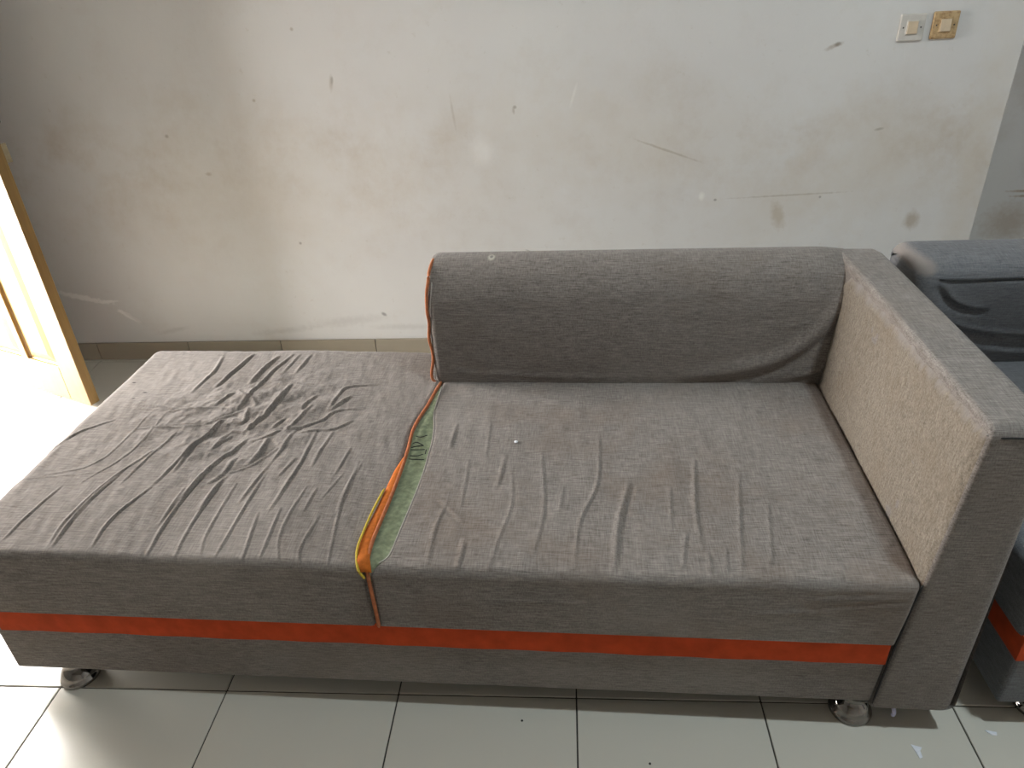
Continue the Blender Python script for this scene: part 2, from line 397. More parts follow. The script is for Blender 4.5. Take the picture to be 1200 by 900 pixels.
def wall_paint(name, marks=True, far=False):
    m, nt, b = new_mat(name)
    co = coords(nt)
    base = (.775, .765, .748)
    n1 = noise(nt, co, 1.3, 4, .6)
    n2 = noise(nt, co, 6, 6, .68)
    n3 = noise(nt, co, 30, 5, .7)
    c = mixc(nt, ramp(nt, n1, .35, .7), base, (.72, .70, .685))
    # hand grime where people lean, thinning out upwards
    sx = nt.nodes.new('ShaderNodeSeparateXYZ')
    nt.links.new(co, sx.inputs[0])
    z = sx.outputs['Z']
    band = math_(nt, 'MULTIPLY', ramp(nt, z, .40, .75), ramp(nt, z, 1.1, .85))
    g = math_(nt, 'MULTIPLY', ramp(nt, n2, .42, .70), ramp(nt, n1, .38, .62))
    c = mixc(nt, math_(nt, 'MULTIPLY', g, math_(nt, 'MULTIPLY', band, .75)), c, (.56, .49, .41))
    c = mixc(nt, ramp(nt, n2, .55, .8, 0, .28), c, (.63, .57, .50))
    c = mixc(nt, ramp(nt, n3, .64, .78, 0, .35), c, (.50, .44, .36))
    if marks:
        nz = noise(nt, co, 55, 4, .65)
        nf = noise(nt, co, 14, 4, .65)
        W = [((.385, 1.068), .006, .024, -.15, (.50, .46, .41), .5), ((.389, 1.075), .004, .012, -.2, (.36, .33, .30), .4), ((.893, .818), .035, .045, .2, (.90, .89, .88), .3),
             ((2.066, 1.117), .022, .006, .35, (.40, .33, .26), .8), ((2.075, 1.122), .008, .006, .35, (.18, .14, .10), .5), ((1.68, .635), .009, .013, .1, (.95, .95, .90), .5), ((2.437, .525), .022, .030, 0, (.40, .32, .22), .6),
             ((1.219, .996), .004, .034, -.3, (.90, .89, .87), .5), ((1.012, .953), .004, .010, .1, (.42, .38, .33), .5), ((1.016, .965), .006, .005, .1, (.25, .22, .18), .5), ((.452, .188), .010, .006, -.6, (.12, .11, .10), .3),
             ((.165, .495), .005, .005, 0, (.22, .20, .18), .3), ((1.73, .62), .005, .004, 0, (.12, .11, .10), .3), ((2.10, .62), .004, .004, 0, (.12, .11, .10), .3), ((2.26, .85), .012, .004, .2, (.30, .27, .22), .5),
             ((1.05, .44), .012, .003, -.5, (.3, .28, .25), .5), ((.10, 1.02), .005, .005, 0, (.4, .33, .25), .4), ((-.25, .91), .006, .006, 0, (.33, .29, .25), .4), ((-.13, .77), .010, .006, 0, (.45, .38, .31), .4), ((.28, 1.24), .005, .005, 0, (.42, .36, .30), .4),
             ((1.55, .80), .10, .0035, -.35, (.42, .37, .30), .9), ((2.0, .63), .16, .003, .03, (.42, .38, .33), .9), ((.80, .95), .004, .05, .1, (.56, .52, .47), .6), ((1.96, .555), .02, .045, .3, (.48, .41, .32), .8)]
        for p, rx, rz, rot, col, wob in W:
            c = mixc(nt, math_(nt, 'MULTIPLY', spot(nt, co, p, rx, rz, rot, nz, .5, wob), .6), c, col)
        # yellowed smears
        for p, rx, rz, rot, a in [((.0, .70), .42, .22, .1, .22), ((2.28, .76), .20, .16, .3, .32), ((1.45, .85), .35, .16, -.1, .22), ((2.60, .72), .05, .40, 0, .35), ((1.95, .60), .14, .10, .4, .22), ((.85, .80), .30, .2, 0, .12)]:
            c = mixc(nt, math_(nt, 'MULTIPLY', spot(nt, co, p, rx, rz, rot, nf, .8, .9), a), c, (.62, .53, .40))
        # flaked plaster low on the wall by the door
        for p, rx, rz, rot in [((-.79, .285), .10, .012, -.25), ((-.70, .265), .05, .006, .05), ((-.62, .20), .05, .010, -.6)]:
            c = mixc(nt, spot(nt, co, p, rx, rz, rot, nz, .3, .9), c, (.92, .90, .88))
        for p, rx, rz, rot in [((-.60, .19), .035, .007, -.7), ((-.45, .13), .06, .008, .2), ((.02, .12), .10, .010, .1), ((.30, .16), .12, .016, .1), ((.55, .13), .12, .01, 0)]:
            c = mixc(nt, math_(nt, 'MULTIPLY', spot(nt, co, p, rx, rz, rot, nz, .7, 1.0), .22), c, (.36, .33, .30))
    if far:
        nz = noise(nt, co, 40, 4, .65)
        for p, rx, rz, a in [((3.40, .325), .07, .005, .8), ((3.41, .300), .06, .005, .7), ((3.36, .17), .10, .08, .45), ((3.45, .45), .08, .06, .3), ((3.30, .95), .2, .15, .15)]:
            c = mixc(nt, math_(nt, 'MULTIPLY', spot(nt, co, p, rx, rz, 0, nz, .6, .8), a), c, (.40, .28, .17))
    nt.links.new(c, b.inputs['Base Color'])
    b.inputs['Roughness'].default_value = .6
    b.inputs['Specular IOR Level'].default_value = .3
    h = math_(nt, 'ADD', math_(nt, 'MULTIPLY', n2, .7), math_(nt, 'MULTIPLY', n3, .3))
    bump(nt, b, h, .35, .006)
    return m
M_wall = wall_paint('dirty_white_wall_paint')
M_wall_far = wall_paint('stained_passage_wall_paint', False, True)
M_wall_plain = wall_paint('white_wall_paint', False)

def tile_mat(name, c0, c1, rough):
    m, nt, b = new_mat(name)
    co = coords(nt)
    oi = nt.nodes.new('ShaderNodeObjectInfo')
    n = noise(nt, co, 3, 1)
    c = mixc(nt, ramp(nt, n, .2, .8), c0, c1)
    c = mixc(nt, ramp(nt, oi.outputs['Random'], 0, 1, 0, .12), c, (.42, .39, .34))
    nt.links.new(c, b.inputs['Base Color'])
    b.inputs['Roughness'].default_value = rough
    b.inputs['Specular IOR Level'].default_value = .4
    return m
M_tile = tile_mat('cream_floor_tile', (.66, .63, .55), (.62, .595, .525), .22)
M_skirt = tile_mat('beige_skirting_tile', (.36, .31, .235), (.32, .275, .21), .3)
M_grout = plain('dark_grout', (.05, .042, .035), .95, 0, .2, 80)
M_ceiling = plain('grey_board_ceiling', (.42, .41, .39), .9)
M_ground = plain('pale_concrete', (.62, .60, .56), .9, 0, .15, 3)

def wood():
    m, nt, b = new_mat('varnished_pine')
    co = coords(nt)
    n = noise(nt, co, 1, 4, .6, (40, 40, 2.2), (0, 0, 0), .6)
    n2 = noise(nt, co, 1, 3, .6, (160, 160, 6))
    c = mixc(nt, ramp(nt, n, .3, .7), (.175, .096, .024), (.235, .142, .040))
    c = mixc(nt, ramp(nt, n2, .5, .75, 0, .35), c, (.125, .068, .02))
    nt.links.new(c, b.inputs['Base Color'])
    b.inputs['Roughness'].default_value = .35
    return m
M_wood = wood()

# ---------------------------------------------------------------- the room
XL, XR, YB, YF, H = -1.40, 4.20, 1.6217, -4.40, 2.90
T = .40
floor = struct(link('floor', box('floor', XL, XR, YF, 2.72, -.05, -.003), M_grout))
tile_me = {}
def floor_tile(x0, x1, y0, y1):
    g = .0016
    key = (round(x1 - x0, 3), round(y1 - y0, 3))
    if key not in tile_me:
        tile_me[key] = box('floor_tile', g, key[0] - g, g, key[1] - g, -.010, 0, .0012, 1)
        tile_me[key].materials.append(M_tile)
    o = bpy.data.objects.new('floor_tile', tile_me[key])
    COL.objects.link(o)
    o.location = (x0, y0, 0)
    o.parent = floor
xs = [XL] + [i * T for i in range(-3, 11)] + [XR]
ys = [YF] + [i * T for i in range(-10, 5)] + [YB]
for i in range(len(xs) - 1):
    for j in range(len(ys) - 1):
        if xs[i + 1] - xs[i] > .01 and ys[j + 1] - ys[j] > .01:
            floor_tile(xs[i], xs[i + 1], ys[j], ys[j + 1])
for i in range(10, len(xs) - 1):                      # passage beyond the end of the back wall
    for y0, y1 in ((YB, 2.0), (2.0, 2.4), (2.4, 2.6)):
        if xs[i] >= 2.39:
            floor_tile(xs[i], xs[i + 1], y0, y1)

XE = 2.66
struct(link('wall_back', box('wall_back', XL - .12, XE, YB, YB + .12, 0, H, .004, 1), M_wall))
struct(link('wall_far', box('wall_far', 2.0, XR + .12, 2.60, 2.72, 0, H), M_wall_far))
struct(link('wall_passage', box('wall_passage', 1.90, 2.0, YB + .12, 2.72, 0, H), M_wall_plain))
struct(link('wall_right', box('wall_right', XR, XR + .12, YF, 2.60, 0, H), M_wall_plain))
struct(link('ceiling', box('ceiling', XL - .12, XR + .12, YF - .12, 2.72, H, H + .1), M_ceiling))
def holed(name, mat, horizontal, a0, a1, t0, t1, h0, h1, z0, z1):
    """wall along one axis with one opening"""
    bm = bmesh.new()
    for p0, p1, q0, q1 in ((a0, h0, 0, H), (h1, a1, 0, H), (h0, h1, z1, H), (h0, h1, 0, z0)):
        if q1 - q0 < .001 or p1 - p0 < .001:
            continue
        m4 = Matrix.Identity(4)
        r = bmesh.ops.create_cube(bm, size=1)
        for v in r['verts']:
            a, t, z = (p0 + (v.co.x + .5) * (p1 - p0), t0 + (v.co.y + .5) * (t1 - t0), q0 + (v.co.z + .5) * (q1 - q0))
            v.co = (a, t, z) if horizontal else (t, a, z)
    return struct(link(name, from_bm(name, bm), mat))
holed('wall_left', M_wall_plain, False, YF - .12, YB, XL - .12, XL, .64, 1.56, 0, 2.06)
struct(link('wall_front', box('wall_front', XL, XR + .12, YF - .12, YF, 0, H), M_wall_plain))
struct(link('outside_ground', box('ground', -9, XL - .12, -6, 8, -.12, -.06), M_ground))  # unseen ground outside the doorway, added to bounce daylight in

base = struct(empty('baseboard_back', (XL, YB, 0)))
sk = {}
xk = [-1.4] + [i * T for i in range(-3, 7)] + [XE]
for i in range(len(xk) - 1):
    L = round(xk[i + 1] - xk[i], 3)
    if L not in sk:
        sk[L] = box('skirting_tile', .0016, L - .0016, -.011, 0, .001, .078, .0015, 1)
        sk[L].materials.append(M_skirt)
    o = bpy.data.objects.new('skirting_tile', sk[L])
    COL.objects.link(o)
    o.parent = base
    o.location = (xk[i] - XL, 0, 0)
gb = link('grout', box('grout', 0, XE - XL, -.006, 0, .0005, .076), M_grout, base)

# ---------------------------------------------------------------- the open door (s runs from its free edge to the hinge)
DW, DT, DH = .84, .038, 2.03
phi = math.radians(157)
door = struct(empty('door_1', (-.621, 1.222, .012), phi))
def dbox(name, s0, s1, z0, z1, y0=-DT, y1=0.0, bev=.002, mat=M_wood, parent=None):
    return link(name, box(name, s0, s1, y0, y1, z0, z1, bev, 1), mat, parent or door)
dbox('stile', 0, .115, 0, DH)
dbox('stile', DW - .115, DW, 0, DH)
for z0, z1 in ((0, .145), (.92, 1.06), (DH - .12, DH)):
    dbox('rail', .115, DW - .115, z0, z1)
cw = .18
cells = [.115, .115 + cw, .115 + cw + .035, .115 + 2 * cw + .035, .115 + 2 * cw + .07, DW - .115]
for z0, z1 in ((.145, .92), (1.06, DH - .12)):
    for k in (0, 1):
        dbox('mullion', cells[1 + 2 * k], cells[2 + 2 * k], z0, z1)
    for k in range(3):
        s0, s1 = cells[2 * k], cells[2 * k + 1]
        V, F = [], []
        rings = [(0, -.010), (.006, -.015), (.010, -.012), (.042, -.003), (.046, -.003)]
        for sgn in (1, -1):
            n0 = len(V)
            for ins, d in rings:
                y = d if sgn == 1 else -DT - d
                V += [(s0 + ins, y, z0 + ins), (s1 - ins, y, z0 + ins), (s1 - ins, y, z1 - ins), (s0 + ins, y, z1 - ins)]
            for r in range(len(rings) - 1):
                for q in range(4):
                    F.append((n0 + r * 4 + q, n0 + r * 4 + (q + 1) % 4, n0 + r * 4 + 4 + (q + 1) % 4, n0 + r * 4 + 4 + q))
            F.append(tuple(n0 + (len(rings) - 1) * 4 + q for q in range(4)))
        n0 = len(rings) * 4
        for q in range(4):
            F.append((q, (q + 1) % 4, n0 + (q + 1) % 4, n0 + q))
        bm = bmesh.new()
        vs = [bm.verts.new(v) for v in V]
        for f in F:
            bm.faces.new([vs[i] for i in f])
        link('raised_panel', from_bm('raised_panel', bm), M_wood, door)
# the leaf's room side faces the camera at local +y ; lever handles and keys
for sgn, yb in ((1, 0.0), (-1, -DT)):
    hp = dbox('lock_plate', .035, .080, .90, 1.10, yb if sgn > 0 else yb - .004, yb + .004 if sgn > 0 else yb, .001, M_brass)
    link('lever', tube('lever', [(.058, yb, 1.02), (.058, yb + sgn * .045, 1.02), (.075, yb + sgn * .052, 1.02), (.165, yb + sgn * .050, 1.018)], .008, 24, 8), M_brass, hp)
link('lock_cylinder', tube('lock_cylinder', [(.055, -DT, .955), (.055, -DT - .012, .955), (.055, -DT - .022, .955)], .009, 8, 12), M_brass, door)
tag(link('key', hexa('key', [(-.001, -.018, -.05), (.001, -.018, -.05), (.001, .006, -.05), (-.001, .006, -.05), (-.001, -.016, .012), (.001, -.016, .012), (.001, .012, .012), (-.001, .012, .012)], .0006, 1), M_brass),
    'small dark metal key hanging from the door lock at the left edge', 'key')
kobj = bpy.data.objects['key']
kobj.matrix_world = Matrix.Translation(door.location) @ Matrix.Rotation(phi, 4, 'Z') @ Matrix.Translation((.055, -DT - .030, .943))
# door frame in the left wall
fr = struct(empty('trim_2', (XL, 1.14, 0)))
link('jamb', box('jamb', -.125, .006, -.50, -.47, 0, 2.06, .002, 1), M_wood, fr)
link('jamb', box('jamb', -.125, .006, .40, .42, 0, 2.06, .002, 1), M_wood, fr)
link('lintel', box('lintel', -.125, .006, -.50, .42, 2.05, 2.08, .002, 1), M_wood, fr)

# ---------------------------------------------------------------- sofas
def cushion(xl, xr, y0, y1, ztop, zbot, r, nx, ny, disp, side=None):
    """stuffed seat block: r = rounding at left, right, front, back; disp(x, y) gives its folds"""
    def samples(n, w, ra, rb):
        a = 1 - np.cos(np.linspace(0, math.pi / 2, 9))
        return np.concatenate([ra * a[:-1], np.linspace(ra, w - rb, n), w - rb * a[::-1][1:]])
    yv = samples(ny, y1 - y0, r[2], r[3]) + y0
    tv = samples(nx, 1.0, r[0] / .9, r[1] / .9)
    X = np.array([xl(y) + tv * (xr(y) - xl(y)) for y in yv]).T
    Y = np.broadcast_to(yv[None, :], X.shape).copy()
    W = np.array([xr(y) - xl(y) for y in yv])[None, :]
    dl, dr_ = tv[:, None] * W, (1 - tv[:, None]) * W
    df, db = Y - y0, y1 - Y
    el, er = np.clip(1 - dl / r[0], 0, 1), np.clip(1 - dr_ / r[1], 0, 1)
    ef, eb = np.clip(1 - df / r[2], 0, 1), np.clip(1 - db / r[3], 0, 1)
    e = np.sqrt(el ** 2 + er ** 2 + ef ** 2 + eb ** 2)
    k = np.where(e > 1, 1 / np.maximum(e, 1e-6), 1)
    X2 = X + np.where(el > 0, r[0] * (el - el * k), 0) - np.where(er > 0, r[1] * (er - er * k), 0)
    Y2 = Y + np.where(ef > 0, r[2] * (ef - ef * k), 0) - np.where(eb > 0, r[3] * (eb - eb * k), 0)
    ec = np.minimum(e, 1)
    w = el ** 2 * r[0] + er ** 2 * r[1] + ef ** 2 * r[2] + eb ** 2 * r[3]
    rr = np.where(e > 1e-6, w / np.maximum(e ** 2, 1e-9), .02)
    zt = ztop(X2, Y2) if callable(ztop) else ztop
    Z = zt - rr * (1 - np.sqrt(np.maximum(0, 1 - ec ** 2))) + disp(X2, Y2) * (1 - ec ** 3)
    nu, nv = X.shape
    V = np.stack([X2, Y2, Z], -1).reshape(-1, 3)
    F = [grid_faces(nu, nv)]
    ring = list(range(0, nu * nv, nv)) + [(nu - 1) * nv + j for j in range(1, nv)] + [i * nv + nv - 1 for i in range(nu - 2, -1, -1)] + [j for j in range(nv - 2, 0, -1)]
    ring = np.array(ring)
    top = V[ring]
    m = len(ring)
    i = np.arange(m)
    j = (i + 1) % m
    rows, prev = [V], ring
    n0 = len(V)
    K = 26 if side is not None else 1
    for k in range(1, K + 1):
        Vb = top.copy()
        Vb[:, 2] = top[:, 2] + (zbot - top[:, 2]) * k / K
        if side is not None and k < K:
            Vb[:, 1] -= side(Vb[:, 0], Vb[:, 2]) * (Vb[:, 1] < y0 + .012) * min(1, k / 3)
        cur = n0 + (k - 1) * m + np.arange(m)
        F.append(np.stack([prev[j], prev[i], cur[i], cur[j]], -1))
        rows.append(Vb)
        prev = cur
    return np.vstack(rows), np.vstack(F)

def backrest(x0, x1, prof, ncol, rl, rr, disp, ins=1.0, raw=False):
    """profile (y, z) swept along x with rounded ends; disp(x, z) pushes the front face"""
    if raw:
        P = np.array(prof, float)
        L = np.concatenate([[0], np.cumsum(np.linalg.norm(np.diff(P, axis=0), axis=1))])
        t = np.union1d(np.linspace(0, L[-1], 150), L)
        P = np.stack([np.interp(t, L, P[:, 0]), np.interp(t, L, P[:, 1])], -1)
    else:
        P = smooth_path(prof, 120)
    tn = np.gradient(P, axis=0)
    nrm = np.stack([tn[:, 1], -tn[:, 0]], -1)
    nrm /= np.linalg.norm(nrm, axis=1)[:, None] + 1e-9
    c = P.mean(0)
    if ((P - c) * nrm).sum() < 0:
        nrm = -nrm
    a = np.linspace(0, math.pi / 2, 7)
    cols = [(x0 + rl * (1 - math.sin(t)), rl * (1 - math.cos(t))) for t in a[::-1]] + [(x, 0) for x in np.linspace(x0 + rl, x1 - rr, ncol)[1:-1]] + [(x1 - rr * (1 - math.sin(t)), rr * (1 - math.cos(t))) for t in a]
    cols[0], cols[-1] = (x0, rl), (x1, rr)
    V = []
    for x, d in cols:
        Q = P - nrm * d * ins
        front = np.clip((-nrm[:, 0] - .2) / .5, 0, 1)
        h = disp(np.full(len(Q), x), Q[:, 1]) * front
        Q = Q + nrm * h[:, None]
        V.append(np.stack([np.full(len(Q), x), Q[:, 0], Q[:, 1]], -1))
    V = np.array(V)
    nu, nv = V.shape[:2]
    F = grid_faces(nu, nv)
    me = np_mesh('backrest', V.reshape(-1, 3), F)
    bm = bmesh.new()
    bm.from_mesh(me)
    bm.verts.ensure_lookup_table()
    for cidx in (0, nu - 1):
        bm.faces.new([bm.verts[cidx * nv + q] for q in range(nv)]).smooth = False
    return from_bm('backrest', bm)

LEG = [(.041, 0), (.0435, .002), (.0440, .006), (.0425, .011), (.0405, .0135), (.0385, .021), (.0345, .030), (.0285, .0375), (.0235, .042), (.0215, .048), (.0215, .066), (.030, .067), (.030, .0725)]
leg_me = lathe('leg', LEG)
leg_me.materials.append(M_chrome)
def leg(x, y, parent):
    o = bpy.data.objects.new('leg', leg_me)
    COL.objects.link(o)
    o.parent = parent
    o.location = (x, y, 0)
def ipol(pts):
    ys_, xs_ = np.array([p[1] for p in pts]), np.array([p[0] for p in pts])
    o = np.argsort(ys_)
    return lambda y: float(np.interp(y, ys_[o], xs_[o]))

sofa = tag(empty('sofa', (-.076, -.005, 0), -.029), 'grey woven corner sofa with a wrinkled open end, split orange seam and one arm', 'sofa')
DEPTH, ZB0, ZB1 = .90, .203, .265
link('base', hexa('base', [(0, 0.002, .070), (1.872, .002, .082), (1.872, DEPTH, .082), (0, DEPTH, .07), (0, .002, .385), (1.888, .002, .385), (1.888, DEPTH, .385), (0, DEPTH, .385)], .008, 3, False), M_fab, sofa)
# orange band round the front and the open end
bm = bmesh.new()
pl = [(1.8745, -.003), (-.004, -.003), (-.004, DEPTH)]
inn = [(1.8745, .008), (.006, .008), (.006, DEPTH)]
nseg = 60
V, F = [], []
def band_pt(path, t):
    l0 = path[0][0] - path[1][0]
    l1 = path[2][1] - path[1][1]
    s = t * (l0 + l1)
    return (path[0][0] - s, path[0][1]) if s < l0 else (path[1][0], path[1][1] + s - l0)
for i in range(nseg + 1):
    t = i / nseg
    o_, n_ = band_pt(pl, t), band_pt(inn, t)
    w1, w2 = .0012 * math.sin(i * 1.7) + .0006 * math.sin(i * .6), .001 * math.sin(i * 1.1 + 1)
    V += [(*o_, ZB0 + w1), (*o_, ZB1 + w2), (*n_, ZB1 + w2), (*n_, ZB0 + w1)]
for i in range(nseg):
    for q in range(4):
        F.append((i * 4 + q, i * 4 + (q + 1) % 4, i * 4 + 4 + (q + 1) % 4, i * 4 + 4 + q))
F += [(0, 1, 2, 3), tuple(nseg * 4 + q for q in (3, 2, 1, 0))]
vs = [bm.verts.new(v) for v in V]
for f in F:
    bm.faces.new([vs[i] for i in f])
o = link('trim_band', from_bm('trim_band', bm), M_orange, sofa)
o['label'] = 'orange velvet band round the base'

fray = [p for p in fray if p[1] > .03] + [(.892, .012), (.875, -.006)]
fc, ff = ipol(cord), ipol(fray)
def disp_left(x, y):
    h = .88 * fold_field(x, y, WL)
    cx, cy = .43, .50
    d = np.hypot((x - cx) / .26, (y - cy) / .22)
    pk = np.exp(-d ** 2)
    h = h + .006 * pk * vnoise(x + y * .4, y - x * .5, 24, 3) + .003 * vnoise(x, y, 5, 7) + .0008 * vnoise(x * 2.6 + y * .5, y * .8, 24, 5)
    h = h - .006 * np.exp(-((x - .42) / .09) ** 2 - ((y - .47) / .08) ** 2)
    h = h + .0022 * np.exp(-d ** 2) * vnoise(x * 1.2 + y, y - x, 60, 8)
    return h
def ztl(x, y):
    return .434 - .010 * np.clip((x - .6) / .27, 0, 1) ** 2 - .004 * np.clip((.15 - y) / .15, 0, 1)
Vl, Fl = cushion(lambda y: -.022, lambda y: min(fc(min(max(y, .02), .70)), .90) - .003, -.006, .895, ztl, .262, (.030, .014, .017, .045), 330, 300, disp_left)
o = link('seat_cushion', np_mesh('seat_cushion', Vl, Fl), M_fab_left, sofa)
o['label'] = 'wrinkled open left seat'
def disp_right(x, y):
    return .75 * fold_field(x, y, WR) + .003 * vnoise(x, y, 4, 11) + .0008 * vnoise(x * 3, y, 16, 12)
def side_right(x, z):
    f = [([(1.66, .398), (1.78, .404), (1.87, .400)], 4, 1.0), ([(1.70, .376), (1.80, .384), (1.885, .388)], 4, .9), ([(1.73, .352), (1.80, .362), (1.88, .370)], 3.5, 1.0), ([(1.60, .335), (1.72, .345), (1.85, .352)], 2, 1.1), ([(1.1, .345), (1.3, .35)], 1.5, 1.2)]
    return fold_field(x, z, f) + .002 * vnoise(x, z * 2, 7, 51)
def xr_right(y):
    return 1.898
def ztr(x, y):
    return .421 - .004 * np.clip((.12 - y) / .12, 0, 1) ** 2
Vr, Fr = cushion(lambda y: ff(min(max(y, -.006), .68)), xr_right, -.006, .76, ztr, .262, (.010, .012, .018, .03), 250, 200, disp_right, side_right)
low = np.clip((.42 - Vr[:, 2]) / .155, 0, 1)                       # right side leans in towards the base, left side meets the cord
Vr[:, 0] -= np.clip((Vr[:, 0] - 1.80) / .09, 0, 1) * low * .014
Vr[:, 0] -= np.clip((1.0 - Vr[:, 0]) / .1, 0, 1) * low * .002
o = link('seat_cushion', np_mesh('seat_cushion', Vr, Fr), M_fab_right, sofa)
o['label'] = 'soiled right seat beside the arm'
# what shows in the split seam
cp = smooth_path([(x, y, .4) for x, y in cord if y > .03] + [(.872, .01, .4), (.874, -.002, .4)], 60)
V, F = [], []
for i, p in enumerate(cp):
    xa, xb = p[0] - .006, max(ff(p[1]), p[0] + .004) + .008
    for q in range(5):
        u = q / 4
        V.append((xa + (xb - xa) * u, p[1], .411 - .03 * max(0, (.02 - p[1]) / .022) ** 2 + .004 * math.sin(math.pi * u) + .0015 * math.sin(i * 1.9 + q * 2.3)))
F = [(i * 5 + q, (i + 1) * 5 + q, (i + 1) * 5 + q + 1, i * 5 + q + 1) for i in range(len(cp) - 1) for q in range(4)]
o = link('lining', mesh('lining', V, F, True), M_green, sofa)
o['label'] = 'pale green lining in the split seam'
ra, rb = smooth_path([(*p, 0) for p in ribL if p[1] > -.02], 40), smooth_path([(*p, 0) for p in ribR if p[1] > -.02], 40)
V = []
for i in range(40):
    for q in range(5):
        u = q / 4
        p = ra[i] * (1 - u) + rb[i] * u
        drop = .03 * max(0, (.012 - p[1]) / .03) ** 1.5
        V.append((p[0], max(p[1], -.010), .4285 + .0025 * math.sin(math.pi * u) - drop))
F = [(i * 5 + q, (i + 1) * 5 + q, (i + 1) * 5 + q + 1, i * 5 + q + 1) for i in range(39) for q in range(4)]
o = link('felt_ribbon', mesh('felt_ribbon', V, F, True), M_ribbon, sofa)
so = o.modifiers.new('thick', 'SOLIDIFY')
so.thickness = .002
o['label'] = 'bright orange felt strip peeling out of the seam'
yy = [(x - .001, y, .4315) for x, y in yel if y > .005] + [(.856, -.004, .418), (.868, -.010, .398)]
o = link('edging_cord', tube('edging_cord', yy, .0026, 60, 8), M_yellow, sofa)
o['label'] = 'yellow cord along the orange strip'
cc = [(x, y, .4275) for x, y in cord if y > .03] + [(.871, .012, .422), (.874, -.006, .400), (.876, -.0095, .362), (.877, -.0095, .314), (.877, -.0085, .262)]
o = link('seam_piping', tube('seam_piping', cc, .0042, 90, 8), M_cord, sofa)
o['label'] = 'orange piping down the split seam'
fr_ = [(x + .001, y, .4185) for x, y in fray if y > .01]
link('frayed_edge', tube('frayed_edge', fr_, .0014, 70, 6), M_fray, sofa)
for t in threads:
    link('loose_thread', tube('loose_thread', [(x, y, .4225 + .0012 * math.sin(k * 1.4)) for k, (x, y) in enumerate(t)], .0012, 16, 5), M_thread, sofa)

# backrest
PROF = [(.715, .385), (.704, .43), (.699, .50), (.699, .57), (.703, .63), (.714, .68), (.742, .722), (.785, .743), (.835, .745), (.875, .731), (.895, .70), (.900, .66), (.900, .5), (.900, .28)]
def disp_back(x, z):
    f = [([(1.94, .69), (1.89, .60), (1.82, .525), (1.72, .475), (1.55, .445)], 10, 5.0), ([(1.93, .50), (1.88, .46), (1.82, .44)], 5, 2.4), ([(.93, .455), (1.10, .446), (1.35, .441)], 3, 1.6), ([(.92, .47), (1.0, .45)], 3, 1.2), ([(1.86, .60), (1.78, .585)], 2, 1.5)]
    return fold_field(x, z, f) + .004 * vnoise(x, z, 3.2, 21) + .0012 * vnoise(x, z * 3, 12, 22)
me = backrest(.881, 1.955, PROF, 150, .022, .01, disp_back)
for v in me.vertices:
    k = min(1, max(0, (v.co.z - .5) / .2))
    v.co.z += k * .003 * (v.co.x - 1.45) - k * .006 * min(1, max(0, (v.co.x - 1.87) / .07)) ** 2
    if v.co.x < .93:
        v.co.x -= .003 * k
o = link('backrest', me, M_fab_back, sofa)
bc = [(x - (.002 if z > .72 else .004), y + .004 + max(0, (z - .66)) * .45, z - max(0, z - .70) * .4) for x, y, z in backcord]
link('back_piping', tube('back_piping', [(.892, .80, .742), (.888, .752, .728)] + bc[2:] + [(.883, .705, .418)], .0042, 70, 8), M_cord, sofa)['label'] = 'orange piping up the open end of the backrest'
fe = [(x + .010 + .002 * math.sin(k * 2.1), y - .001, z) for k, (x, y, z) in enumerate(bc[2:])]
link('frayed_edge', tube('frayed_edge', fe, .002, 50, 6), M_fray, sofa)

# arm: leans outwards on the inside, slopes down a little to the back
AO, AB = 2.034, .07
def ax(z):
    return 1.8675 + .0774 * z
ra_ = .022
ARM = [(0, AB), (0, .2), (0, .4), (0, .6), (0, .70)] + [(ra_ * (1 - math.cos(t)), .756 - ra_ * (1 - math.sin(t))) for t in np.linspace(0, math.pi / 2, 8)]
ARM += [(.2, .754), (.4, .752), (.6, .749), (.75, .746), (.80, .7445), (.84, .740), (.872, .728), (.893, .702), (.900, .66), (.900, .5), (.900, .3), (.900, AB), (.7, AB), (.4, AB), (.1, AB), (0, AB)]
me = backrest(0.0, 1.0, ARM, 12, .085, .16, lambda x, z: 0 * z, .13, True)
for v in me.vertices:
    # the sweep runs 0..1 across the arm; the inner face leans
    d = min(1, max(0, (v.co.y - .80) / .10))
    v.co.x = ax(v.co.z) + v.co.x * (AO - ax(v.co.z) - .075 * (1 - math.sqrt(1 - d * d)))
arm = link('armrest', me, M_fab, sofa)
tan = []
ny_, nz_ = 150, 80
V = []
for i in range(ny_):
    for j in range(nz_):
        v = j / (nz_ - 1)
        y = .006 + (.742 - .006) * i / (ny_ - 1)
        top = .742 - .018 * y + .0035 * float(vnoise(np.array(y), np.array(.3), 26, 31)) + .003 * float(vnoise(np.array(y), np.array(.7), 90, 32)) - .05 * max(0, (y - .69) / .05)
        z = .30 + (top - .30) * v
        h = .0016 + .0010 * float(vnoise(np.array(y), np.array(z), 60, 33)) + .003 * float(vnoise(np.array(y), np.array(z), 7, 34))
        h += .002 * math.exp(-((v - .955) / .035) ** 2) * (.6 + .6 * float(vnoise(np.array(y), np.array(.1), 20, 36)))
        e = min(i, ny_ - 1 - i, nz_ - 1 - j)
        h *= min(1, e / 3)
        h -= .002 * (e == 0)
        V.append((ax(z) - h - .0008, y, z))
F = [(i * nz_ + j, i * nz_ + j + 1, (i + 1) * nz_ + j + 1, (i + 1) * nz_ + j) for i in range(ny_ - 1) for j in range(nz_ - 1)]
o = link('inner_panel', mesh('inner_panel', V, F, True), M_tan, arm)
o['label'] = 'inner face of the arm, door light painted in tan, top edge worn'
